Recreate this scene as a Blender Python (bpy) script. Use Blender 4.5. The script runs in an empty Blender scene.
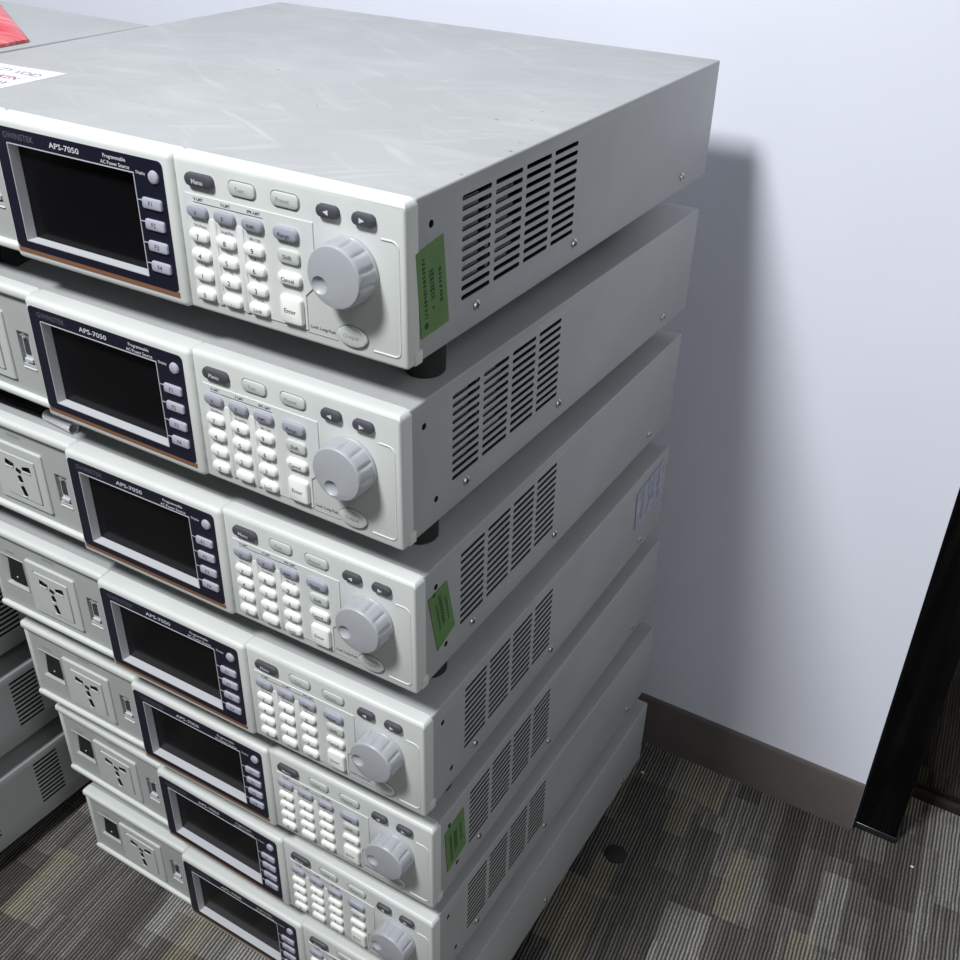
import bpy, bmesh, math, random
from mathutils import Matrix, Vector
random.seed(7)
MM = 0.001
SC = bpy.context.scene
COL = SC.collection
FLOOR = -26.4          # mm, z = 0 is the underside of the lowest power source of the right stack
WALL_Y = 474.0
H_CASE = 87.2
PITCH = 112.9

# ------------------------------------------------------------------ materials
def nodes(name):
    m = bpy.data.materials.new(name); m.use_nodes = True
    nt = m.node_tree; b = nt.nodes['Principled BSDF']
    return m, nt, b
def N(nt, t, **kw):
    n = nt.nodes.new(t)
    for k, v in kw.items():
        if hasattr(n, k): setattr(n, k, v)
        else: n.inputs[k].default_value = v
    return n
def L(nt, a, b): nt.links.new(a, b)
def simple(name, col, rough=0.5, metal=0.0, spec=0.5, noise=0.0, nscale=60.0, bump=0.0, bscale=900.0):
    m, nt, b = nodes(name)
    b.inputs['Base Color'].default_value = (*col, 1); b.inputs['Roughness'].default_value = rough
    b.inputs['Metallic'].default_value = metal; b.inputs['Specular IOR Level'].default_value = spec
    tc = N(nt, 'ShaderNodeTexCoord')
    if noise:
        n = N(nt, 'ShaderNodeTexNoise'); n.inputs['Scale'].default_value = nscale; n.inputs['Detail'].default_value = 5
        L(nt, tc.outputs['Object'], n.inputs['Vector'])
        r = N(nt, 'ShaderNodeMapRange'); r.inputs[1].default_value = .3; r.inputs[2].default_value = .7
        r.inputs[3].default_value = 1 - noise; r.inputs[4].default_value = 1 + noise
        L(nt, n.outputs['Fac'], r.inputs[0])
        mx = N(nt, 'ShaderNodeVectorMath', operation='SCALE'); mx.inputs[0].default_value = col
        L(nt, r.outputs[0], mx.inputs['Scale']); L(nt, mx.outputs[0], b.inputs['Base Color'])
    if bump:
        n2 = N(nt, 'ShaderNodeTexNoise'); n2.inputs['Scale'].default_value = bscale; n2.inputs['Detail'].default_value = 2
        L(nt, tc.outputs['Object'], n2.inputs['Vector'])
        bp = N(nt, 'ShaderNodeBump'); bp.inputs['Strength'].default_value = bump; bp.inputs['Distance'].default_value = .0004
        L(nt, n2.outputs['Fac'], bp.inputs['Height']); L(nt, bp.outputs[0], b.inputs['Normal'])
    return m
M = {}
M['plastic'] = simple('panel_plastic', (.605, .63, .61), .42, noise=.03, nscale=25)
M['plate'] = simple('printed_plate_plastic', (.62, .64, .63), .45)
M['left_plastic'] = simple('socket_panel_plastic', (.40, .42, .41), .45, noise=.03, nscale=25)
M['rim'] = simple('screen_rim_plastic', (.50, .51, .54), .4)
M['navy'] = simple('navy_lacquer', (.009, .0095, .022), .35, spec=.35)
M['glass'] = simple('dark_screen_glass', (.004, .004, .005), .18, spec=.14)
M['orange'] = simple('copper_stripe', (.21, .098, .052), .45)
M['white_key'] = simple('white_key_rubber', (.80, .81, .77), .5)
M['grey_key'] = simple('lavender_key_rubber', (.31, .32, .37), .5)
M['dark_key'] = simple('charcoal_key_rubber', (.06, .063, .075), .45)
M['clear_key'] = simple('pale_lit_key', (.52, .55, .52), .35)
M['soft_key'] = simple('pale_soft_key', (.38, .39, .46), .5)
M['knob'] = simple('grey_knob_plastic', (.37, .385, .41), .42)
M['ink'] = simple('dark_print', (.05, .05, .085), .6)
M['ink_white'] = simple('white_print', (.62, .63, .68), .6)
M['ink_faint'] = simple('faint_print', (.09, .09, .12), .6)
M['ink_relief'] = simple('grey_print', (.27, .28, .28), .6)
M['socket'] = simple('socket_plastic', (.52, .54, .53), .38)
M['port'] = simple('port_dark', (.05, .05, .052), .5)
M['cap'] = simple('post_cap', (.012, .014, .015), .28, spec=.6)
M['black'] = simple('black_plastic', (.012, .012, .013), .35)
M['rubber'] = simple('black_rubber', (.012, .012, .012), .75)
M['chrome'] = simple('screw_steel', (.6, .6, .6), .3, metal=1)
M['inner'] = simple('inner_metal', (.45, .46, .48), .45, metal=.6)
M['wall'] = simple('wall_paint', (.75, .77, .865), .8, spec=.25, noise=.012, nscale=9, bump=.12, bscale=500)
M['base'] = simple('vinyl_baseboard', (.118, .104, .098), .5, noise=.06, nscale=30)
M['post'] = simple('black_gloss_post', (.002, .002, .0022), .1, spec=.16)
M['threshold'] = simple('dark_rail', (.018, .014, .011), .5)
M['green'] = simple('green_sticker_paper', (.11, .22, .07), .6, noise=.1, nscale=60)
M['sticker_ink'] = simple('sticker_ink', (.022, .045, .018), .7)
M['paper'] = simple('white_paper', (.74, .74, .78), .7)
M['pale_paper'] = simple('lavender_label_paper', (.33, .34, .42), .6, noise=.25, nscale=140)
M['paper_ink'] = simple('reddish_print', (.33, .12, .14), .7)
M['paper_ink2'] = simple('grey_label_print', (.2, .2, .26), .7)
M['sheet'] = simple('black_sheet_plastic', (.02, .02, .022), .22)
M['crumb'] = simple('white_scrap', (.7, .7, .66), .8)

def case_paint(name, dusty):
    m, nt, b = nodes(name)
    base = (.355, .365, .367)
    b.inputs['Roughness'].default_value = .42; b.inputs['Specular IOR Level'].default_value = .45
    tc = N(nt, 'ShaderNodeTexCoord')
    fine = N(nt, 'ShaderNodeTexNoise'); fine.inputs['Scale'].default_value = 18; fine.inputs['Detail'].default_value = 6
    L(nt, tc.outputs['Object'], fine.inputs['Vector'])
    r = N(nt, 'ShaderNodeMapRange'); r.inputs[1].default_value = .3; r.inputs[2].default_value = .7; r.inputs[3].default_value = .95; r.inputs[4].default_value = 1.05
    L(nt, fine.outputs['Fac'], r.inputs[0])
    mx = N(nt, 'ShaderNodeVectorMath', operation='SCALE'); mx.inputs[0].default_value = base
    L(nt, r.outputs[0], mx.inputs['Scale'])
    out = mx.outputs[0]
    if dusty:
        # dust lying on the upward face, wiped into streaks
        geo = N(nt, 'ShaderNodeNewGeometry'); sep = N(nt, 'ShaderNodeSeparateXYZ'); L(nt, geo.outputs['Normal'], sep.inputs[0])
        up = N(nt, 'ShaderNodeMath', operation='GREATER_THAN'); up.inputs[1].default_value = .9; L(nt, sep.outputs['Z'], up.inputs[0])
        def streak(rot, sc, lo, hi, seed, detail=6):
            mp = N(nt, 'ShaderNodeMapping'); mp.vector_type = 'TEXTURE'; mp.inputs['Rotation'].default_value = (0, 0, rot); mp.inputs['Scale'].default_value = [1 / q for q in sc]; mp.inputs['Location'].default_value = (seed, seed * 1.7, 0)
            L(nt, tc.outputs['Object'], mp.inputs['Vector'])
            n = N(nt, 'ShaderNodeTexNoise'); n.inputs['Scale'].default_value = 1; n.inputs['Detail'].default_value = detail; n.inputs['Roughness'].default_value = .62; n.inputs['Distortion'].default_value = .6
            L(nt, mp.outputs[0], n.inputs['Vector'])
            q = N(nt, 'ShaderNodeMapRange'); q.inputs[1].default_value = lo; q.inputs[2].default_value = hi
            L(nt, n.outputs['Fac'], q.inputs[0]); return q.outputs[0]
        a = streak(.12, (9, 42, 1), .46, .70, 3.1, 8); c = streak(-.55, (10, 75, 1), .56, .74, 8.3, 5); d = streak(0, (13, 15, 1), .42, .72, 5.7, 8)
        e2 = streak(.75, (12, 80, 1), .57, .74, 1.9, 5); blot = streak(.3, (5, 7, 1), .40, .62, 6.2, 3)
        m0 = N(nt, 'ShaderNodeMath', operation='MAXIMUM'); L(nt, c, m0.inputs[0]); L(nt, e2, m0.inputs[1]); c = m0.outputs[0]
        m1 = N(nt, 'ShaderNodeMath', operation='MULTIPLY'); L(nt, a, m1.inputs[0]); L(nt, blot, m1.inputs[1]); a = m1.outputs[0]
        mxm = N(nt, 'ShaderNodeMath', operation='MAXIMUM'); L(nt, a, mxm.inputs[0]); L(nt, c, mxm.inputs[1])
        amt = N(nt, 'ShaderNodeMath', operation='MULTIPLY'); L(nt, mxm.outputs[0], amt.inputs[0]); amt.inputs[1].default_value = .62
        mul = N(nt, 'ShaderNodeMath', operation='MULTIPLY'); L(nt, amt.outputs[0], mul.inputs[0]); L(nt, up.outputs[0], mul.inputs[1])
        dust = N(nt, 'ShaderNodeMix', data_type='RGBA'); L(nt, mul.outputs[0], dust.inputs['Factor']); L(nt, out, dust.inputs['A']); dust.inputs['B'].default_value = (.50, .505, .49, 1)
        # brownish grime and specks
        g1 = N(nt, 'ShaderNodeMath', operation='MULTIPLY'); L(nt, d, g1.inputs[0]); L(nt, up.outputs[0], g1.inputs[1])
        g2 = N(nt, 'ShaderNodeMath', operation='MULTIPLY'); L(nt, g1.outputs[0], g2.inputs[0]); g2.inputs[1].default_value = .28
        gr = N(nt, 'ShaderNodeMix', data_type='RGBA'); L(nt, g2.outputs[0], gr.inputs['Factor']); L(nt, dust.outputs['Result'], gr.inputs['A']); gr.inputs['B'].default_value = (.30, .305, .285, 1)
        vo = N(nt, 'ShaderNodeTexNoise'); vo.inputs['Scale'].default_value = 170; vo.inputs['Detail'].default_value = 1; L(nt, tc.outputs['Object'], vo.inputs['Vector'])
        vr = N(nt, 'ShaderNodeMapRange'); vr.inputs[1].default_value = .77; vr.inputs[2].default_value = .82; L(nt, vo.outputs['Fac'], vr.inputs[0])
        s2 = N(nt, 'ShaderNodeMath', operation='MULTIPLY'); L(nt, vr.outputs[0], s2.inputs[0]); L(nt, up.outputs[0], s2.inputs[1])
        sp = N(nt, 'ShaderNodeMix', data_type='RGBA'); L(nt, s2.outputs[0], sp.inputs['Factor']); L(nt, gr.outputs['Result'], sp.inputs['A']); sp.inputs['B'].default_value = (.16, .15, .13, 1)
        out = sp.outputs['Result']
    L(nt, out, b.inputs['Base Color'])
    n2 = N(nt, 'ShaderNodeTexNoise'); n2.inputs['Scale'].default_value = 1400; L(nt, tc.outputs['Object'], n2.inputs['Vector'])
    bp = N(nt, 'ShaderNodeBump'); bp.inputs['Strength'].default_value = .08; bp.inputs['Distance'].default_value = .0003
    L(nt, n2.outputs['Fac'], bp.inputs['Height']); L(nt, bp.outputs[0], b.inputs['Normal'])
    return m
M['case'] = case_paint('grey_case_paint', False)
M['case_dusty'] = case_paint('dusty_grey_case_paint', True)
M['case_in'] = simple('case_inside', (.03, .03, .032), .7)

def carpet_mat():
    m, nt, b = nodes('striped_carpet')
    b.inputs['Roughness'].default_value = .95; b.inputs['Specular IOR Level'].default_value = .15
    tc = N(nt, 'ShaderNodeTexCoord')
    mp = N(nt, 'ShaderNodeMapping'); mp.inputs['Rotation'].default_value = (0, 0, -.095)
    L(nt, tc.outputs['Object'], mp.inputs['Vector'])
    # slight wobble
    wob = N(nt, 'ShaderNodeTexNoise'); wob.inputs['Scale'].default_value = 40; L(nt, mp.outputs[0], wob.inputs['Vector'])
    wv = N(nt, 'ShaderNodeVectorMath', operation='SCALE'); wv.inputs['Scale'].default_value = .0022; L(nt, wob.outputs['Color'], wv.inputs[0])
    ad = N(nt, 'ShaderNodeVectorMath', operation='ADD'); L(nt, mp.outputs[0], ad.inputs[0]); L(nt, wv.outputs[0], ad.inputs[1])
    sx = N(nt, 'ShaderNodeSeparateXYZ'); L(nt, ad.outputs[0], sx.inputs[0])
    X, Y = sx.outputs['X'], sx.outputs['Y']
    def math_(op, a, bb=None):
        n = N(nt, 'ShaderNodeMath', operation=op)
        for i, v in enumerate((a, bb)):
            if v is None: continue
            if isinstance(v, (int, float)): n.inputs[i].default_value = v
            else: L(nt, v, n.inputs[i])
        return n.outputs[0]
    def white(x, y, seed):
        cb = N(nt, 'ShaderNodeCombineXYZ'); L(nt, x, cb.inputs[0]); L(nt, y, cb.inputs[1]); cb.inputs[2].default_value = seed
        w = N(nt, 'ShaderNodeTexWhiteNoise', noise_dimensions='3D'); L(nt, cb.outputs[0], w.inputs['Vector']); return w.outputs['Value']
    RIB = .0037
    xr = math_('DIVIDE', X, RIB); rib = math_('FLOOR', xr)
    wave = math_('SINE', math_('MULTIPLY', xr, 2 * math.pi))          # rib profile
    def blocks(w, l, seed):
        bx = math_('FLOOR', math_('DIVIDE', X, w))
        cb0 = math_('MULTIPLY', bx, 0.0)
        off = white(bx, cb0, seed)
        by = math_('FLOOR', math_('ADD', math_('DIVIDE', Y, l), off))
        return white(bx, by, seed + .5)
    b1 = blocks(.046, .17, 1.0); b2 = blocks(.0276, .115, 2.0); b3 = blocks(.092, .25, 3.0)
    ribrow = math_('FLOOR', math_('DIVIDE', Y, .06))
    rr = white(rib, ribrow, 4.0)
    tone = math_('ADD', math_('ADD', math_('MULTIPLY', b1, .42), math_('MULTIPLY', b2, .22)), math_('ADD', math_('MULTIPLY', b3, .22), math_('MULTIPLY', rr, .16)))
    ramp = N(nt, 'ShaderNodeValToRGB'); L(nt, tone, ramp.inputs[0])
    e = ramp.color_ramp.elements
    e[0].position = .22; e[0].color = (.060, .056, .051, 1); e[1].position = .85; e[1].color = (.31, .302, .28, 1)
    x = e.new(.48); x.color = (.118, .112, .101, 1); x = e.new(.60); x.color = (.18, .172, .155, 1)
    beige = math_('MULTIPLY', math_('GREATER_THAN', blocks(.0259, .085, 6.0), .86), .38)
    mixb = N(nt, 'ShaderNodeMix', data_type='RGBA'); L(nt, beige, mixb.inputs['Factor']); L(nt, ramp.outputs[0], mixb.inputs['A']); mixb.inputs['B'].default_value = (.31, .275, .19, 1)
    nz = N(nt, 'ShaderNodeTexNoise'); nz.inputs['Scale'].default_value = 650; nz.inputs['Detail'].default_value = 3; L(nt, mp.outputs[0], nz.inputs['Vector'])
    sh = N(nt, 'ShaderNodeMapRange'); sh.inputs[1].default_value = -1; sh.inputs[2].default_value = 1; sh.inputs[3].default_value = .22; sh.inputs[4].default_value = 1.35; L(nt, wave, sh.inputs[0])
    nr = N(nt, 'ShaderNodeMapRange'); nr.inputs[1].default_value = .25; nr.inputs[2].default_value = .75; nr.inputs[3].default_value = .55; nr.inputs[4].default_value = 1.35; L(nt, nz.outputs['Fac'], nr.inputs[0])
    k = math_('MULTIPLY', sh.outputs[0], nr.outputs[0])
    fin = N(nt, 'ShaderNodeVectorMath', operation='SCALE'); L(nt, mixb.outputs['Result'], fin.inputs[0]); L(nt, k, fin.inputs['Scale'])
    L(nt, fin.outputs[0], b.inputs['Base Color'])
    hgt = math_('ADD', math_('MULTIPLY', wave, .6), nz.outputs['Fac'])
    bp = N(nt, 'ShaderNodeBump'); bp.inputs['Strength'].default_value = .5; bp.inputs['Distance'].default_value = .0012
    L(nt, hgt, bp.inputs['Height']); L(nt, bp.outputs[0], b.inputs['Normal'])
    return m
M['carpet'] = carpet_mat()

def red_mat():
    m, nt, b = nodes('red_woven_plastic'); b.inputs['Roughness'].default_value = .35
    tc = N(nt, 'ShaderNodeTexCoord'); mp = N(nt, 'ShaderNodeMapping'); mp.vector_type = 'TEXTURE'; mp.inputs['Rotation'].default_value = (0, 0, .36); mp.inputs['Scale'].default_value = (1 / 14, 1 / 170, 1 / 40)
    L(nt, tc.outputs['Object'], mp.inputs['Vector'])
    n = N(nt, 'ShaderNodeTexNoise'); n.inputs['Scale'].default_value = 1; n.inputs['Detail'].default_value = 4; n.inputs['Distortion'].default_value = .4; L(nt, mp.outputs[0], n.inputs['Vector'])
    r = N(nt, 'ShaderNodeValToRGB'); L(nt, n.outputs['Fac'], r.inputs[0]); e = r.color_ramp.elements
    e[0].position = .35; e[0].color = (.50, .025, .04, 1); e[1].position = .75; e[1].color = (.78, .30, .31, 1)
    L(nt, r.outputs[0], b.inputs['Base Color'])
    return m
M['red'] = red_mat()
def tinted():
    m, nt, b = nodes('darkening_pane_glass')
    nt.nodes.remove(b); out = nt.nodes['Material Output']
    t = N(nt, 'ShaderNodeBsdfTransparent'); t.inputs['Color'].default_value = (.68, .66, .63, 1)
    g = N(nt, 'ShaderNodeBsdfGlossy'); g.inputs['Roughness'].default_value = .02
    mx = N(nt, 'ShaderNodeMixShader'); mx.inputs[0].default_value = .05
    L(nt, t.outputs[0], mx.inputs[1]); L(nt, g.outputs[0], mx.inputs[2]); L(nt, mx.outputs[0], out.inputs['Surface'])
    return m
M['tint'] = tinted()
def film():
    m, nt, b = nodes('clear_film_roll')
    b.inputs['Base Color'].default_value = (.74, .75, .80, 1); b.inputs['Roughness'].default_value = .18
    b.inputs['Transmission Weight'].default_value = .35; b.inputs['IOR'].default_value = 1.3
    return m
M['film'] = film()

# ------------------------------------------------------------------ mesh builder (millimetres)
class MB:
    def __init__(self): self.bm = bmesh.new(); self.mats = []
    def mi(self, m):
        if m not in self.mats: self.mats.append(m)
        return self.mats.index(m)
    def _add(self, sub, m):
        i = self.mi(m)
        bmesh.ops.recalc_face_normals(sub, faces=sub.faces)
        for f in sub.faces: f.material_index = i; f.smooth = True
        me = bpy.data.meshes.new('t'); sub.to_mesh(me); sub.free(); self.bm.from_mesh(me); bpy.data.meshes.remove(me)
    def box(self, x0, x1, y0, y1, z0, z1, m, bev=0.0, seg=2, only=None, second=None):
        b = bmesh.new(); bmesh.ops.create_cube(b, size=1)
        for v in b.verts: v.co = Vector((x0 + (v.co.x + .5) * (x1 - x0), y0 + (v.co.y + .5) * (y1 - y0), z0 + (v.co.z + .5) * (z1 - z0)))
        if bev:
            es = [e for e in b.edges if only is None or only((e.verts[0].co + e.verts[1].co) / 2)]
            bmesh.ops.bevel(b, geom=es, offset=bev, segments=seg, profile=.5, affect='EDGES', clamp_overlap=True)
        if second:
            es = [e for e in b.edges if e.calc_length() > 3 and second[2]((e.verts[0].co + e.verts[1].co) / 2) and len(e.link_faces) == 2 and e.calc_face_angle(0) > .5]
            bmesh.ops.bevel(b, geom=es, offset=second[0], segments=second[1], profile=.5, affect='EDGES', clamp_overlap=True)
        self._add(b, m); return self
    def loft(self, rings, m, cap0=True, cap1=True, closed=False):
        b = bmesh.new(); R = [[b.verts.new(p) for p in r] for r in rings]
        n = len(R[0]); K = len(R)
        for k in range(K if closed else K - 1):
            A, B = R[k], R[(k + 1) % K]
            for i in range(n):
                b.faces.new((A[i], A[(i + 1) % n], B[(i + 1) % n], B[i]))
        if not closed:
            if cap0: b.faces.new(R[0])
            if cap1: b.faces.new(R[-1])
        self._add(b, m); return self
    def poly(self, pts, m, th=None):
        b = bmesh.new(); f = b.faces.new([b.verts.new(p) for p in pts])
        if th:
            r = bmesh.ops.extrude_face_region(b, geom=[f])
            for v in [g for g in r['geom'] if isinstance(g, bmesh.types.BMVert)]: v.co += Vector(th)
        self._add(b, m); return self
    def tube(self, pts, r, m, n=8, cap=True):
        rings = []
        P = [Vector(p) for p in pts]
        for i, p in enumerate(P):
            d = (P[min(i + 1, len(P) - 1)] - P[max(i - 1, 0)]).normalized()
            u = d.orthogonal() if abs(d.y) > .9 else d.cross(Vector((0, 1, 0)))
            u.normalize(); w = d.cross(u)
            rings.append([p + r * (math.cos(a) * u + math.sin(a) * w) for a in [2 * math.pi * k / n for k in range(n)]])
        return self.loft(rings, m, cap, cap)
    def text(self, s, size, x, z, y, m, align='CENTER', plane='front', rot=0.0, sx=1.0):
        c = bpy.data.curves.new('t', 'FONT'); c.body = s; c.size = size; c.align_x = align; c.align_y = 'CENTER'; c.resolution_u = 2
        c.offset = size * .012
        o = bpy.data.objects.new('t', c); COL.objects.link(o)
        dg = bpy.context.evaluated_depsgraph_get()
        me = bpy.data.meshes.new_from_object(o.evaluated_get(dg)); bpy.data.objects.remove(o); bpy.data.curves.remove(c)
        if plane == 'front': T = Matrix.Translation((x, y, z)) @ Matrix.Rotation(math.pi / 2, 4, 'X')
        elif plane == 'side': T = Matrix.Translation((x, y, z)) @ Matrix.Rotation(math.pi / 2, 4, 'Z') @ Matrix.Rotation(math.pi / 2, 4, 'X')
        else: T = Matrix.Translation((x, y, z))
        me.transform(T @ Matrix.Rotation(rot, 4, 'Z') @ Matrix.Diagonal((sx, 1, 1, 1)))
        i = self.mi(m)
        for p in me.polygons: p.material_index = i
        self.bm.from_mesh(me)
        bpy.data.meshes.remove(me); return self
    def mesh(self, name, sharp=35):
        me = bpy.data.meshes.new(name)
        bmesh.ops.scale(self.bm, vec=(MM, MM, MM), verts=self.bm.verts)
        self.bm.to_mesh(me); self.bm.free()
        for m in self.mats: me.materials.append(M[m])
        me.set_sharp_from_angle(angle=math.radians(sharp))
        return me
    def build(self, name, parent=None, label=None, sharp=35):
        return link(name, self.mesh(name, sharp), parent, label)
def link(name, me, parent=None, label=None):
    o = bpy.data.objects.new(name, me); COL.objects.link(o)
    if parent: o.parent = parent
    if label: o['label'] = label
    return o
def cut(mb, cutter, mat_inside=None):
    """boolean difference of two MB builders -> new MB holding the result"""
    def tmp(m):
        me = bpy.data.meshes.new('t'); m.bm.to_mesh(me)
        for k in m.mats: me.materials.append(M[k])
        o = bpy.data.objects.new('t', me); COL.objects.link(o); return o
    a, c = tmp(mb), tmp(cutter)
    md = a.modifiers.new('b', 'BOOLEAN'); md.operation = 'DIFFERENCE'; md.solver = 'EXACT'; md.object = c
    try: md.material_mode = 'TRANSFER'
    except Exception: pass
    dg = bpy.context.evaluated_depsgraph_get()
    me = bpy.data.meshes.new_from_object(a.evaluated_get(dg))
    r = MB(); r.bm.from_mesh(me)
    r.mats = [next(k for k in M if M[k] == mm) for mm in me.materials if mm] or list(mb.mats)
    for f in r.bm.faces: f.smooth = True
    for o in (a, c): bpy.data.objects.remove(o)
    return r
def join(dst, src):
    mp = {i: dst.mi(m) for i, m in enumerate(src.mats)}
    for f in src.bm.faces: f.material_index = mp.get(f.material_index, 0)
    me = bpy.data.meshes.new('t'); src.bm.to_mesh(me); src.bm.free(); dst.bm.from_mesh(me); bpy.data.meshes.remove(me)
    return dst
def rr(cx, cz, w, h, r, n=5):
    r = min(r, w / 2 - 1e-3, h / 2 - 1e-3); out = []
    for sx, sz, a0 in ((1, 1, 0), (-1, 1, 90), (-1, -1, 180), (1, -1, 270)):
        for k in range(n + 1):
            a = math.radians(a0 + 90 * k / n)
            out.append((cx + sx * (w / 2 - r) + r * math.cos(a), cz + sz * (h / 2 - r) + r * math.sin(a)))
    return out
def ring(cx, cz, w, h, r, y, ins=0.0, n=5):
    return [(x, y, z) for x, z in rr(cx, cz, w - 2 * ins, h - 2 * ins, max(r - ins, .15), n)]
def key(mb, cx, cz, w, h, y0, y1, r, bev, m, n=5):
    mb.loft([ring(cx, cz, w, h, r, y0, 0, n), ring(cx, cz, w, h, r, y1 + bev, 0, n), ring(cx, cz, w, h, r, y1 + bev * .35, bev * .3, n), ring(cx, cz, w, h, r, y1, bev, n)], m)
    return mb
def tag(o, label, cat, group=None):
    o['label'] = label; o['category'] = cat
    if group: o['group'] = group
    return o
def empty(name, loc, rz=0):
    o = bpy.data.objects.new(name, None); COL.objects.link(o); o.location = [c * MM for c in loc]; o.rotation_euler = (0, 0, rz); o.empty_display_size = .05
    return o

# ------------------------------------------------------------------ the power source (local mm: x right, y into depth, z up)
YR, YP, YM = 1.5, 0.9, -2.0      # right face, printed plate, middle face
def case_builder(cols, rows, holes, paint):
    b = MB().box(.4, 429.7, 11, 419, .8, H_CASE, paint, 1.3, 3)
    c = MB().box(2, 428.2, 13, 417, 2.4, H_CASE - 1.5, 'case_in')
    b = cut(b, c)
    if cols:
        c = MB()
        for y0, y1 in cols:
            for zz in rows:
                c.loft([[(x, p, q) for p, q in rr((y0 + y1) / 2, zz, y1 - y0, 2.7, 1.2, 3)] for x in (425, 433)], 'case_in')
        for hy, hz in holes:
            c.loft([[(x, p, q) for p, q in rr(hy, hz, 4.2, 4.2, 2.1, 4)] for x in (425, 433)], 'case_in')
        b = cut(b, c)
    return b
ROWS = [22.2 + 5.42 * k for k in range(11)]
COLS4 = [(52.5 + 33.7 * k, 52.5 + 33.7 * k + 29.3) for k in range(4)]
HOLES = [(23.8, 71.4), (35.6, 17.5)]
case_meshes = {}
case_meshes['dusty'] = case_builder(COLS4, ROWS, HOLES, 'case_dusty').mesh('case_dusty', 30)
case_meshes['vent'] = case_builder(COLS4, ROWS, HOLES, 'case').mesh('case_vent', 30)
case_meshes['plain'] = case_builder([], ROWS, [], 'case').mesh('case_plain', 30)
case_meshes['pair'] = case_builder([(105, 133.5), (184, 213)], ROWS, [], 'case').mesh('case_pair', 30)

def front_panel():
    P = 'plastic'
    # right section
    r = MB().box(279, 430, YR, 12, .2, 87.2, P, 4.2, 4, lambda c: c.z > 87 and c.y < 11.5, (2.0, 3, lambda c: c.y < 11.5 and c.x > 281 and (c.x > 429 or c.z < 1)))
    # middle section with the screen recess
    m = MB().box(137.2, 282, YM, 12, 0, 87.2, P, 3.6, 4, lambda c: (c.z > 87 and c.y < 11.5) or (c.y < YM + .01 and c.z > .1) or c.z < .1)
    m = cut(m, MB().box(150.2, 255, -6, 5, 12.8, 73.6, P))
    # left section
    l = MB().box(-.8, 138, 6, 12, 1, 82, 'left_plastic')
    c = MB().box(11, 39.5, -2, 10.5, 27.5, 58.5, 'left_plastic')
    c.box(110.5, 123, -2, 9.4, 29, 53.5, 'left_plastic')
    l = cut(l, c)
    a = MB(); join(a, r); join(a, m); join(a, l)
    a.box(-1, 138, 2.2, 12, 79.5, 87.2, P, 3.0, 4, lambda c: c.y < 11.5 or c.x < 0)
    a.box(-1, 138, 2.8, 12, .4, 6, P, 2.0, 3, lambda c: c.y < 11.5 or c.x < 0)
    a.box(-1, 4, 5, 12, 3, 84, P, 1.2, 2)
    a.box(417, 430.5, 7.5, 14.5, .4, 8, P, .6, 2)
    # groove line around the knob field
    pts = [(415.5, 67.4)] + [(421.8 + 4 * math.cos(t), 63.4 + 4 * math.sin(t)) for t in [math.pi / 2 * (1 - k / 5) for k in range(6)]] + [(425.8, 10)] + [(422.3 + 3.5 * math.cos(t), 9.8 + 3.5 * math.sin(t)) for t in [-math.pi / 2 * k / 5 for k in range(6)]] + [(409, 6.3)]
    a.tube([(x, YR, z) for x, z in pts], .55, P)
    a.tube([(366, YR, 6.3), (386, YR, 6.3)], .35, 'ink_relief')
    # print
    a.text('Lock: Long Push', 2.5, 376.2, 10.0, YR - .12, 'ink')
    a.text('POWER', 3.2, 25, 63.2, 5.85, 'ink_relief'); a.text('OUTPUT', 3.8, 72, 72.2, 5.85, 'ink_relief')
    # left power mark line under the port
    a.box(111, 124, 5.2, 6.2, 26.2, 27.2, P, .3, 1)
    # trident mark over the port
    a.box(113.4, 120.4, 5.7, 6.1, 50.6, 51.3, 'ink_relief'); a.box(115, 118, 5.7, 6.1, 49.4, 49.9, 'ink_relief'); a.box(115.6, 118.6, 5.7, 6.1, 52, 52.5, 'ink_relief')
    return a
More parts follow.
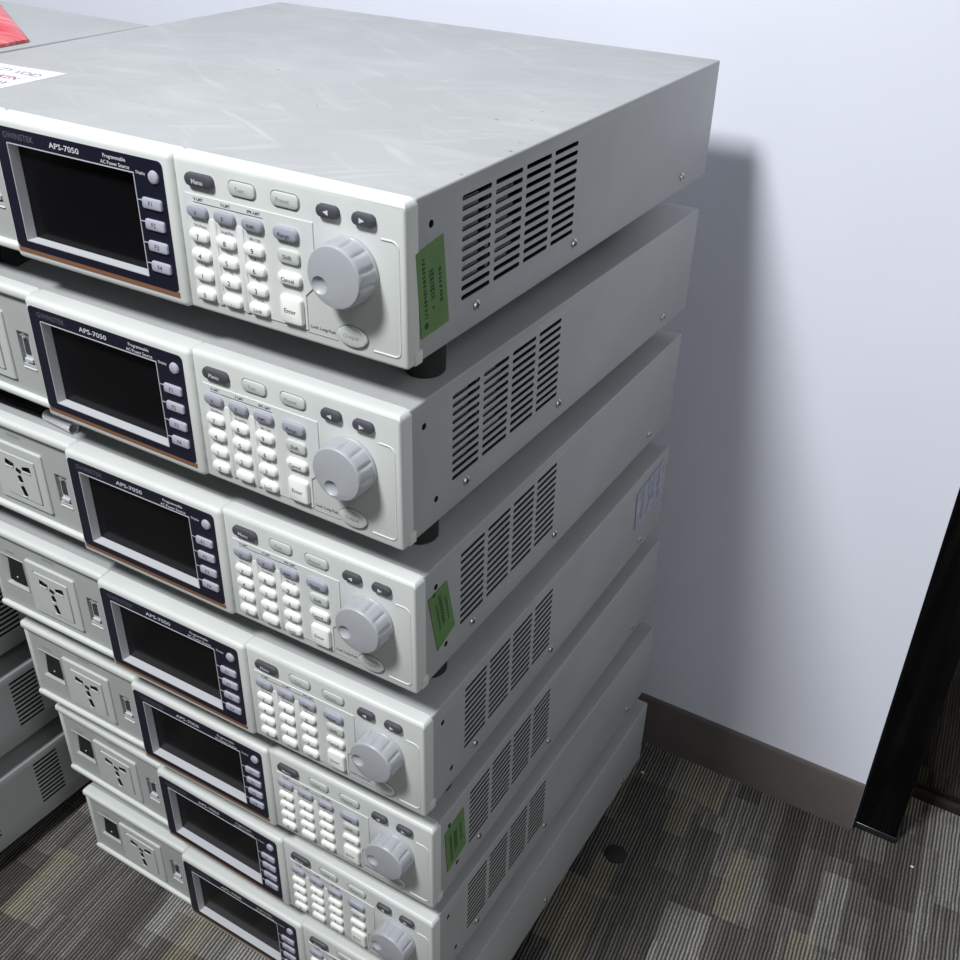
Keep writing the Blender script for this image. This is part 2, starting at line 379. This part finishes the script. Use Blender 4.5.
def display_panel(root):
    b = MB(); ox, oz, ow, oh = 208.6, 45.2, 135.4, 73.6
    ix, iz, iw, ih = 202.7, 43.3, 103.8, 59.8
    n = 5
    b.loft([ring(ix, iz, iw, ih, .6, YM - .05, 0, n), ring(ix, iz, iw, ih, .6, YM - .5, 0, n), ring(ox, oz, ow, oh, 3.2, YM - .5, 0, n), ring(ox, oz, ow, oh, 3.2, YM - .05, 0, n)], 'navy', closed=True)
    y = YM - .62
    b.text('APS-7050', 4.5, 200.5, 77.0, y, 'ink_white', sx=1.38)
    b.text('Programmable', 3.0, 240.5, 78.6, y, 'ink_white'); b.text('AC Power Source', 3.0, 240.5, 75.0, y, 'ink_white')
    b.text('GWINSTEK', 5.0, 162, 77.3, y, 'ink_faint', sx=1.05)
    b.text('Display', 2.4, 259.6, 73.6, y, 'ink_white')
    for z in (57.6, 45.6, 33.4, 21.4): b.box(254.6, 258, y, YM, z + .6, z + 1.0, 'ink_white')
    o = b.build('display_panel', root)
    k = MB(); key(k, 269.4, 72.8, 7.4, 7.4, YM - .3, -4.2, 3.7, 1.5, 'soft_key'); k.build('round_key', o)
    for i, z in enumerate((57.6, 45.6, 33.2, 21.2)):
        k = MB(); key(k, 265.8, z, 14.6, 6.2, YM - .3, -4.0, 1.6, .9, 'soft_key'); k.text('F%d' % (i + 1), 3.8, 265.4, z, -4.06, 'ink'); k.build('soft_key', o)
    s = MB(); s.box(150.4, 254.9, 4, 5, 13, 73.4, 'glass'); s.build('screen', root, 'dark switched-off screen')
    f = MB()
    A = (ix, iz, 103.6, 59.6, .5)
    f.loft([ring(*A, 4.0, 0), ring(*A, YM - .75, 0), ring(*A, YM - .75, .55), ring(*A, 4.0, .55)], 'rim', closed=True)
    f.build('screen_frame', root)
    s = MB(); s.box(141, 276.6, YM - .35, YM + .5, 5.2, 8.6, 'orange', .2, 1); s.build('accent_stripe', root, 'copper stripe')
def keypad(root):
    b = MB(); b.poly([(x, YP, z) for x, z in ((287.2, 7.4), (366.4, 7.4), (366.4, 27), (373.6, 34), (373.6, 67.2), (287.2, 67.2))], 'plate', (0, 1, 0))
    for x in (305.2, 324.4):
        key(b, x, 31.5, 5.4, 49, YP + .2, YP - .5, 2.6, .3, 'plate', 6)
    y = YP - .12
    b.box(293, 341, y, YP, 63.0, 63.35, 'ink')
    for x, s in ((296.8, 'V-LMT'), (316, 'F-LMT'), (335.2, 'IPK-LMT')): b.text(s, 2.5, x, 64.9, y, 'ink')
    lab = [['ON Phase', 'Surge/Dip', 'IPK CLR'], ['OFF Phase', 'Ramp', 'ALM CLR'], ['T IPK', 'Hz', 'IPK'], ['', '', 'Local']]
    KX, KZ = (295.6, 314.8, 334.0), (45.2, 34.2, 22.9, 11.7)
    for i in range(4):
        for j in range(3): 
            if lab[i][j]: b.text(lab[i][j], 2.2, KX[j] + .8, KZ[i] + 5.4, y if j == 9 else y - .5, 'ink')
    o = b.build('keypad_panel', root)
    dig = ['789', '456', '123', '0.L']
    for i in range(4):
        for j in range(3):
            k = MB(); key(k, KX[j], KZ[i], 13.6, 6.6, YP + .2, -1.9, 3.0, 1.5, 'white_key')
            ch = dig[i][j]; k.text('Lock' if ch == 'L' else ch, 3.0 if ch == 'L' else 4.2, KX[j] + .3, KZ[i] - .4, -1.97, 'ink'); k.build('number_key' if ch != 'L' else 'lock_key', o, 'white lock key' if ch == 'L' else None)
    for x, s in ((296.2, 'V'), (315.4, 'F'), (334.6, 'IRMS')):
        k = MB(); key(k, x, 58.6, 14, 6.6, YP + .2, -1.9, 3.0, 1.5, 'grey_key'); k.text(s, 2.8 if len(s) > 1 else 3.6, x, 58.2, -1.97, 'ink'); k.build('mode_key', o, 'lavender grey key')
    k = MB(); key(k, 356.8, 58.5, 15.8, 7.2, YP + .2, -1.9, 3.0, 1.5, 'grey_key'); k.text('Range', 3.2, 356.6, 58.0, -1.97, 'ink'); k.build('range_key', o, 'lavender grey key')
    k = MB(); key(k, 357.4, 46.3, 14.4, 7.6, YP + .2, -.9, 2.6, 1.0, 'clear_key'); k.text('Shift', 3.4, 357, 46, -.97, 'ink'); k.build('shift_key', o)
    k = MB(); key(k, 357.2, 34.4, 15.4, 6.8, YP + .2, -1.9, 3.0, 1.5, 'white_key'); k.text('Cancel', 3.2, 357, 34, -1.97, 'ink'); k.build('cancel_key', o)
    k = MB(); key(k, 357.3, 17, 14.8, 15.6, YP + .2, -1.9, 2.2, 1.2, 'white_key'); k.text('Enter', 3.6, 357, 16.6, -1.97, 'ink'); k.build('enter_key', o, 'large white enter key')
def other_keys(root):
    k = MB(); key(k, 299.8, 75.6, 19.4, 7.2, YR + .2, -1.6, 3.3, 1.5, 'dark_key'); k.text('Menu', 3.6, 299.8, 75.2, -1.67, 'ink_white'); k.build('menu_key', root, 'charcoal menu key')
    for x, s, n in ((328.4, 'Test', 'test_key'), (356.8, 'Preset', 'preset_key')):
        k = MB(); key(k, x, 75.5, 17.6, 7.6, YR + .2, .2, 3.0, .9, 'clear_key'); k.text(s, 3.5, x - 1, 75.2, .13, 'ink_relief')
        P = ring(x, 75.5, 18.4, 8.4, 3.3, YR - .1); k.tube(P + P[:1], .28, 'ink_relief', 6, False); k.build(n, root)
    for x, d in ((384.5, -1), (406.3, 1)):
        k = MB(); key(k, x, 75.3, 13.6, 6.6, YR + .2, -1.6, 3.0, 1.5, 'dark_key')
        k.poly([(x - d * 1.5, -1.67, 75.3 + 1.4), (x - d * 1.5, -1.67, 75.3 - 1.4), (x + d * 1.8, -1.67, 75.3)], 'ink_white'); k.build('arrow_key', root, 'charcoal arrow key')
    k = MB(); P = [(396 + 9.6 * math.cos(a), 11.2 + 5.6 * math.sin(a)) for a in [2 * math.pi * i / 32 for i in range(32)]]
    k.loft([[(396 + (x - 396) * s, y, 11.2 + (z - 11.2) * s) for x, z in P] for s, y in ((1, YR + .2), (1, .4), (.95, -.1), (.86, -.3))], 'clear_key')
    k.text('Output', 3.4, 395.6, 11.2, -.37, 'ink_relief')
    Q = [(396 + (x - 396) * 1.04, YR - .1, 11.2 + (z - 11.2) * 1.05) for x, z in P]; k.tube(Q + Q[:1], .28, 'ink_relief', 6, False); k.build('output_key', root)
KC = (396.2, 47.8)
def knob(root):
    n = 144; y_face = -13.2
    prof = [(16.9, YR + .6, 0), (16.9, -.2, 0), (16.5, -.8, .2), (16.4, -4, 1.0), (16.2, -8, .9), (16.0, -11, .35), (15.8, -12.2, 0), (15.2, -13.0, 0), (14.4, y_face, 0)]
    rings = []
    prof = [(R + .55, y, d) for R, y, d in prof]
    for R, y, dep in prof:
        rg = []
        for i in range(n):
            a = 2 * math.pi * i / n; ph = (i % 12) / 12.0
            d = dep * 1.25 * max(0, 1 - abs(ph - .5) * 5)
            rg.append(((R - d) * math.cos(a), y, (R - d) * math.sin(a)))
        rings.append(rg)
    b = MB().loft(rings, 'knob')
    s = bmesh.new(); bmesh.ops.create_uvsphere(s, u_segments=32, v_segments=20, radius=6.2)
    c = MB(); 
    for v in s.verts: v.co += Vector((10.2, y_face - 3.9, 0))
    c._add(s, 'knob')
    b = cut(b, c)
    o = b.build('knob', root, 'grey rotary knob with finger dimple', 30)
    o.location = (KC[0] * MM, 0, KC[1] * MM)
    return o
def outlet(root):
    b = MB()
    b.loft([ring(72.2, 39.2, 56, 51.5, 1.5, 6.2), ring(72.2, 39.2, 56, 51.5, 1.5, 4.6), ring(72.2, 39.2, 54.6, 50.1, 1.2, 3.9), ring(72.6, 38.2, 40, 38.4, .8, 3.9), ring(72.6, 38.2, 40, 38.4, .8, 4.9), ring(72.6, 38.2, 38.6, 37, .6, 4.9), ring(72.6, 38.2, 38.0, 36.4, .6, 3.2)], 'socket')
    c = MB()
    def slot(x, z, w, h, a):
        P = [(x + px * math.cos(a) - pz * math.sin(a), z + px * math.sin(a) + pz * math.cos(a)) for px, pz in rr(0, 0, w, h, .8, 2)]
        c.loft([[(p, y, q) for p, q in P] for y in (0, 5.8)], 'black')
    slot(63.8, 48.2, 9.5, 4.8, -.25); slot(82.2, 47.8, 9.5, 4.8, .25)
    slot(72.6, 44.2, 5.6, 3.8, -.3)
    slot(72.9, 37.0, 4.6, 6, .35); slot(74.2, 26.6, 4.6, 8.6, .35)
    b = cut(b, c)
    for x, w in ((63.5, 8.5), (82.5, 8.5)): b.box(x - w / 2, x + w / 2, 2.4, 3.4, 45.2, 46.3, 'socket', .3, 1)
    b.box(70.6, 75.2, 2.4, 3.4, 33.4, 34.2, 'socket', .3, 1); b.box(71.2, 76, 2.4, 3.4, 21.3, 22.1, 'socket', .3, 1)
    b.build('outlet', root, 'universal power outlet plate')
    b = MB()
    # bezel of the power switch: sloping sides and the black rocker
    o, i = (25.2, 43, 28.6, 31.2), (26.6, 44.2, 19.5, 23.5)
    b.loft([ring(*o, .6, 6.1), ring(*o, .6, 5.5), ring(25.2, 43, 27.4, 30, .5, 5.5), ring(*i, .5, 10.2)], 'left_plastic', False, False)
    b.build('switch_bezel', root)
    b = MB(); b.loft([ring(26.6, 44.2, 19.4, 23.4, .5, 10.4), ring(26.6, 44.2, 19.0, 23, .5, 8.6), [(p, 5.4 + 2.6 * ((q - 32) / 24.0), q) for p, q in rr(26.6, 44.2, 17.4, 21.4, 1, 5)]], 'black')
    key(b, 27, 38.5, 1.5, 1.5, 6.4, 5.7, .7, .2, 'ink_white')
    b.build('power_switch', root, 'black rocker switch')
    b = MB(); b.box(112.6, 120.8, 7.6, 9.2, 33, 48.6, 'rim', .3, 1); b.box(114, 119.4, 7.3, 8.4, 36.2, 47.4, 'port'); b.box(113, 121, 5.8, 9, 30.8, 33.6, 'rim', .4, 1)
    b.build('usb_port', root)

def screw_mesh():
    b = MB(); prof = [(3.1, 0), (3.1, .5), (2.6, 1.1), (1.4, 1.5)]
    b.loft([[(430 + h, r * math.cos(a), r * math.sin(a)) for a in [2 * math.pi * k / 16 for k in range(16)]] for r, h in [(3.1, -.6)] + prof], 'chrome')
    b.box(431.2, 431.7, -1.6, 1.6, -.35, .35, 'ink'); b.box(431.2, 431.7, -.35, .35, -1.6, 1.6, 'ink')
    return b.mesh('screw')
def foot_mesh():
    b = MB(); h = H_CASE - PITCH + .0
    b.loft([[(r * math.cos(a), r * math.sin(a), z) for a in [2 * math.pi * k / 28 for k in range(28)]] for r, z in ((12.6, 1.4), (12.5, -3), (12.0, h + 1.2), (11, h))], 'rubber')
    return b.mesh('rubber_foot')

proto = empty('power_source', (0, 0, 0))
def add_case(root, kind, bracket=True):
    c = link('case', case_meshes[kind], root)
    return c
SCREW, FOOT = screw_mesh(), foot_mesh()
cs = add_case(proto, 'vent')
for y, z in ((68, 13.2), (186.4, 13), (366, 11.6)):
    s = link('screw', SCREW, cs, 'steel cross-head screw'); s.location = (-.3 * MM, y * MM, z * MM)
front_panel().build('front_panel', proto, 'off-white moulded front panel')
display_panel(proto); keypad(proto); other_keys(proto); KNOB = knob(proto); outlet(proto)
for x, y in ((25, 47), (407, 51), (50, 345), (380, 345)):
        f = link('rubber_foot', FOOT, proto, 'black rubber foot'); f.location = (x * MM, y * MM, 0)
b = MB(); b.box(419, 422, 54, 81, 24, 72, 'inner'); b.box(417.5, 422.5, 90, 113, 26, 70, 'inner', 1, 1)
for z in (32, 44, 56, 66): b.box(422, 424, 88, 115, z, z + 3, 'rim')
b.build('inner_bracket', proto)

def copy_tree(o, parent=None):
    c = o.copy(); COL.objects.link(c); c.parent = parent
    for ch in list(o.children): copy_tree(ch, c)
    return c
# placement from the photograph: dx, dy, yaw, z (mm) about the front right corner
UN = [(-9.9, -21.5, 0.0, 6), (-12.55, -25.6, -.0075, 5), (-8.3, -20.0, .0078, 4), (-3.9, -18.7, .0122, 3), (-4.4, -8.5, .0112, 2), (-7.4, -5.1, -.0107, 1), (0, 0, 0, 0)]
LAB = ['topmost power source of the near stack, dusty top with a white paper label',
       'second power source from the top of the near stack, no green sticker on its side',
       'third power source from the top of the near stack, green sticker by its vents',
       'middle power source of the seven in the near stack, pale label at its rear side',
       'third power source from the bottom of the near stack, green sticker beside its knob',
       'second power source from the bottom of the near stack, faint side vents',
       'lowest power source of the near stack, standing on the striped carpet']
DIM = [213, 250, 207, 194, 200, 192, 200]
units = []
for i, (dx, dy, th, lv) in enumerate(UN):
    u = proto if i == 0 else copy_tree(proto)
    u.rotation_euler = (0, 0, th)
    px, py = 430 + dx - 430 * math.cos(th), dy - 430 * math.sin(th)
    u.location = (px * MM, py * MM, lv * PITCH * MM)
    tag(u, LAB[i], 'power source', 'power sources stacked in front of the wall')
    units.append(u)
for i, u in enumerate(units):
    for ch in u.children:
        n = ch.name.split('.')[0]
        if n == 'knob': ch.rotation_euler = (0, -math.radians(DIM[i]), 0)
        if n == 'case':
            if i == 0: ch.data = case_meshes['dusty']; ch['label'] = 'dusty grey steel case'
            if i == 6: ch.data = case_meshes['plain']

# ------------------------------------------------------------------ stickers and labels on the cases
def sticker(u, quad, strokes, name='sticker', mat='green', ink='sticker_ink', label='green printed sticker', dots=()):
    """quad in (y, z) on the right side, strokes run along the sticker"""
    b = MB(); x0, x1 = 430.0, 430.35
    b.poly([(x0, y, z) for y, z in quad], mat, (x1 - x0, 0, 0))
    (ya, za), (yb, zb), (yc, zc), (yd, zd) = quad
    def uv(s, t):
        return ((ya + (yb - ya) * s) * (1 - t) + (yd + (yc - yd) * s) * t, (za + (zb - za) * s) * (1 - t) + (zd + (zc - zd) * s) * t)
    rnd = random.Random(len(quad) + int(ya * 10))
    for s0, w, t0, t1 in strokes:
        t = t0
        while t < t1:
            l = rnd.uniform(.025, .05)
            for q in range(3):
                ws = s0 + w * (q - 1) * .34; ww = w * .16
                tt = min(t + l * rnd.uniform(.5, 1), t1)
                P = [uv(ws - ww, t), uv(ws + ww, t), uv(ws + ww, tt), uv(ws - ww, tt)]
                b.poly([(x1 + .06, y, z) for y, z in P], ink)
            P = [uv(s0 - w * .5, t), uv(s0 + w * .5, t), uv(s0 + w * .5, t + l * .25), uv(s0 - w * .5, t + l * .25)]
            b.poly([(x1 + .07, y, z) for y, z in P], ink)
            t += l * 1.25
    for s0, t0, r in dots:
        y, z = uv(s0, t0); b.poly([(x1 + .06, y + r * math.cos(a), z + r * math.sin(a)) for a in [2 * math.pi * k / 12 for k in range(12)]], ink)
    return b.build(name, u, label)
GR = [(.22, .10, .10, .80), (.48, .16, .28, .62), (.78, .10, .32, .72)]
sticker(units[0], [(9.5, 60), (34, 63.5), (39.5, 14.5), (13.5, 13.5)], GR, dots=((.2, .88, 1.9), (.48, .72, 1.0)))
sticker(units[2], [(14.5, 67), (35.5, 69), (45.5, 27), (25, 19.5)], [(.3, .10, .2, .7), (.52, .16, .1, .7), (.78, .10, .25, .72)], dots=((.3, .02, 1.5),))
sticker(units[4], [(17, 68), (43, 72), (47, 27), (21, 22)], [(.25, .10, .2, .85), (.5, .16, .25, .75), (.78, .10, .25, .7)])
b = sticker(units[3], [(346, 73.5), (408, 79), (411, 36), (349, 33)], [(.2, .05, .1, .9), (.45, .05, .2, .8), (.6, .03, .1, .7), (.8, .06, .15, .9)], 'paper_label', 'pale_paper', 'paper_ink2', 'pale printed label')
b = MB(); zt = H_CASE
b.poly([(-6, 42, zt), (92, 42.5, zt), (91, 96, zt), (50, 92, zt), (-6, 90, zt)], 'paper', (0, 0, .25))
random.seed(3)
b.text('WARRANTY VOID', 10, 84, zt + .35, 80, 'paper_ink2', align='RIGHT', plane='top')
b.text('IF SEAL IS BROKEN', 10, 80, zt + .35, 66, 'paper_ink', align='RIGHT', plane='top')
b.text('DO NOT REMOVE', 8, 84, zt + .35, 54, 'paper_ink2', align='RIGHT', plane='top')
b.build('paper_label', units[0], 'white paper label with reddish print')

# ------------------------------------------------------------------ left stack, mostly hidden
lp = empty('instrument_case', (0, 0, 0))
link('case', case_meshes['pair'], lp)
b = MB(); b.box(0, 430, 1.5, 12, .2, 87.2, 'plastic', 3, 3); b.build('front_panel', lp)
for x in (25, 404):
    for y in (47, 380):
        f = link('rubber_foot', FOOT, lp); f.location = (x * MM, y * MM, 0)
WH = ['lowest', 'second lowest', 'third lowest', 'middle', 'third highest', 'second highest', 'topmost']
LL = ['lowest grey case of the far left stack, two vent groups on its side',
      'second lowest grey case of the far left stack, one vent group showing',
      'third lowest grey case of the far left stack, dark vents behind the near stack',
      'middle grey case of the far left stack, hidden behind the near stack',
      'third highest grey case of the far left stack, hidden behind the near stack',
      'second highest grey case of the far left stack, hidden behind the near stack',
      'topmost grey case of the far left stack, carrying the red plastic bag']
for k in range(7):
    u = lp if k == 0 else copy_tree(lp)
    th = -.0282
    # right rear line passes x = -76.5 at y = 45
    rx, ry = -77.0, -181.0
    rx = -74.5 - math.tan(.0282) * (45 + 181)
    if k == 6: rx += 58
    u.rotation_euler = (0, 0, th)
    u.location = ((rx - 430 * math.cos(th)) * MM, (ry - 430 * math.sin(th)) * MM, (k * PITCH - 0.0) * MM)
    tag(u, LL[k], 'electronic instrument', 'grey instrument cases of the far left stack')

# red plastic bag on the left stack
b = bmesh.new(); G = 70; GV = 60
def lerp(a, c, t): return (a[0] + (c[0] - a[0]) * t, a[1] + (c[1] - a[1]) * t)
topz = 6 * PITCH + H_CASE
A, B, C_, D = (-205, 40), (-22, 40), (-26, 131), (-205, 240)
rs = random.Random(5); ph = [rs.uniform(0, 6.28) for _ in range(8)]
def red_pt(i, j, low):
    s, t = i / G, j / GV
    p = lerp(lerp(A, B, s), lerp(D, C_, s), t)
    edge = min(1, 5 * min(s + .12, 1 - s, t + .1, 1 - t))
    z = topz + .4
    if not low: z += 2.0 + edge ** .7 * (5 + 1.5 * math.sin(.36 * (.91 * p[1] - .41 * p[0]) + ph[0] + .8 * math.sin(s * 5)) + .9 * math.sin(.77 * (.91 * p[1] - .41 * p[0]) + ph[1]) + 1.2 * math.sin(s * 13 + ph[2] + t * 4))
    return (p[0], p[1], z)
tp = [[b.verts.new(red_pt(i, j, False)) for j in range(GV + 1)] for i in range(G + 1)]
lo = [[b.verts.new(red_pt(i, j, True)) for j in range(GV + 1)] for i in range(G + 1)]
for i in range(G):
    for j in range(GV):
        b.faces.new((tp[i][j], tp[i + 1][j], tp[i + 1][j + 1], tp[i][j + 1])); b.faces.new((lo[i][j], lo[i][j + 1], lo[i + 1][j + 1], lo[i + 1][j]))
for i in range(G):
    for j in (0, GV): b.faces.new((tp[i][j], tp[i + 1][j], lo[i + 1][j], lo[i][j]))
for j in range(GV):
    for i in (0, G): b.faces.new((tp[i][j], tp[i][j + 1], lo[i][j + 1], lo[i][j]))
mb = MB(); mb._add(b, 'red')
tag(mb.build('plastic_bag', None, None, 60), 'crumpled red woven plastic bag on the far left stack', 'bag')

# ------------------------------------------------------------------ odds and ends
def at_unit(i, x, y):   # world mm of a local point of unit i
    th = UN[i][2]; c, s = math.cos(th), math.sin(th)
    return (430 + UN[i][0] + c * (x - 430) - s * y, UN[i][1] + s * (x - 430) + c * y)
z3 = 4 * PITCH + H_CASE + .05
b = MB(); P = [at_unit(2, *p) for p in ((-6, 18), (96, 19), (92, 45), (-6, 60))]
b.poly([(x, y, z3) for x, y in P], 'sheet', (0, 0, .8))
P = [at_unit(2, *p) for p in ((-4, 22), (90, 23.5), (86, 42), (-4, 56))]
b.poly([(x, y, z3 + .8) for x, y in P], 'sheet', (0, 0, 2.2))
tag(b.build('plastic_sheet'), 'dark plastic sheet lying between second and third power source', 'sheet')
b = MB(); a = Vector((*at_unit(2, 98, 20), z3 + 4.4)); c = Vector((*at_unit(2, 129, 17), z3 + 4.4)); ax = (c - a).normalized(); side = ax.cross(Vector((0, 0, 1)))
def circ(p, r): return [p + r * (math.cos(t) * side + math.sin(t) * Vector((0, 0, 1))) for t in [2 * math.pi * k / 24 for k in range(24)]]
b.loft([circ(a, 3.6), circ(a, 4.3), circ(a + (c - a) * .5, 4.1), circ(c, 4.3), circ(c, 3.6), circ(a + ax * 1.5, 3.6)], 'film', True, True)
tag(b.build('plastic_tube'), 'short clear plastic tube lying between second and third power source', 'tube')
z2 = 5 * PITCH + H_CASE + .05
b = MB(); P = [at_unit(1, *p) for p in ((-6, 26), (94, 28), (88, 50), (-6, 52))]
b.poly([(x, y, z2) for x, y in P], 'sheet', (0, 0, .8))
tag(b.build('plastic_film'), 'dark plastic film lying under the topmost power source', 'sheet')
b = MB(); b.loft([[(456 + r * 1.05 * math.cos(a), 302.5 + r * math.sin(a), z) for a in [2 * math.pi * k / 28 for k in range(28)]] for r, z in ((11.5, FLOOR + .2), (11.5, FLOOR + 1.6), (10.6, FLOOR + 2.2))], 'rubber')
tag(b.build('rubber_pad'), 'round black rubber pad fallen on the carpet', 'pad')
def scrap(x, y, r, label):
    s = bmesh.new(); bmesh.ops.create_icosphere(s, subdivisions=2, radius=r)
    q = random.Random(int(x))
    for v in s.verts: v.co = Vector((x, y, FLOOR + r * .6)) + Vector((v.co.x, v.co.y * .8, v.co.z * .6)) * q.uniform(.75, 1.2)
    m = MB(); m._add(s, 'crumb'); tag(m.build('paper_scrap'), label, 'scrap')
scrap(733, 457, 1.7, 'tiny white scrap on the carpet in front of the black post')
scrap(434, 423, 1.9, 'tiny pale scrap on the carpet behind the lowest power source')

# ------------------------------------------------------------------ the setting
def struct(name, mb):
    o = mb.build(name); o['kind'] = 'structure'; return o
struct('floor', MB().box(-3500, 3500, -3500, 3500, FLOOR - 20, FLOOR, 'carpet'))
struct('wall_back', MB().box(-3500, 664.2, WALL_Y, WALL_Y + 100, FLOOR, 2600, 'wall'))
b = MB(); 
prof = [(WALL_Y + .5, FLOOR), (470.2, FLOOR), (470.2, 40.5), (470.8, 43), (472, 45), (WALL_Y + .5, 45)]
b.loft([[(x, y, z) for y, z in prof] for x in (-3500, 663.7)], 'base')
struct('baseboard_back', b)
b = MB(); b.box(663.8, 709.6, 478.5, 566, FLOOR, 2600, 'post', 1.2, 2)
b.box(662.6, 710.6, 477.3, 567, FLOOR, FLOOR + 9, 'cap', 1.6, 3)
struct('trim_1', b)
b = MB(); b.box(709.4, 1560, 562, 566, FLOOR + 12, 2100, 'tint'); struct('darkening_pane_1', b)  # tinted pane added to darken the carpet beyond the post
b = MB(); b.box(709.4, 1560, 556, 572, FLOOR, FLOOR + 12, 'threshold', 1.5, 2); b.box(1560, 1610, 478, 572, FLOOR, 2600, 'post', 1, 2); struct('door_1', b)
struct('wall_right', MB().box(1610, 3500, WALL_Y, WALL_Y + 100, FLOOR, 2600, 'wall'))

# ------------------------------------------------------------------ light
W = bpy.data.worlds.new('World'); SC.world = W; W.use_nodes = True
bg = W.node_tree.nodes['Background']; bg.inputs[0].default_value = (.86, .93, 1.0, 1); bg.inputs[1].default_value = .085
def area(name, loc, tgt, sx, sy, e, col=(1, 1, 1)):
    l = bpy.data.lights.new(name, 'AREA'); l.shape = 'RECTANGLE'; l.size = sx * MM; l.size_y = sy * MM; l.energy = e; l.color = col
    o = bpy.data.objects.new(name, l); COL.objects.link(o); o.location = [c * MM for c in loc]
    d = Vector(tgt) - Vector(loc); o.rotation_euler = d.to_track_quat('-Z', 'Y').to_euler(); return o
area('ceiling_and_fill_light', (40, -1100, 2300), (480, 250, 500), 380, 320, 60, (.97, .985, 1))
area('ceiling_and_fill_light', (2000, -750, 2450), (900, 100, 0), 1200, 600, 9, (.97, .985, 1))  # added overhead fill, brightens the wall's shadowed part and the floor at right
area('right_fill_light', (2400, -480, 850), (430, 200, 400), 900, 1000, 6.8, (.95, .98, 1))  # added side fill with no visible source, brightens the right case sides

# ------------------------------------------------------------------ camera
R = [[0.8562308587936285, 0.5160758330351585, 0.02311819643901625], [0.2945649755483043, -0.45097619305810854, -0.842527120320196], [-0.42438212925352126, 0.7282075307574641, -0.5381575982166976]]
cam = bpy.data.cameras.new('camera'); co = bpy.data.objects.new('camera', cam); COL.objects.link(co); SC.camera = co
cam.sensor_width = 36; cam.sensor_fit = 'HORIZONTAL'; cam.lens = 1054.7 / 960 * 36; cam.shift_x = -3.5 / 960; cam.shift_y = .6 / 960
cam.clip_start = .01; cam.clip_end = 50
x, y, z = Vector(R[0]), -Vector(R[1]), -Vector(R[2])
mw = Matrix(((x.x, y.x, z.x, .69759), (x.y, y.y, z.y, -.41681), (x.z, y.z, z.z, .92116), (0, 0, 0, 1)))
co.matrix_world = mw
SC.view_settings.view_transform = 'Standard'; SC.view_settings.look = 'None'; SC.view_settings.gamma = 1; SC.view_settings.exposure = 0
SC.view_settings.use_curve_mapping = False
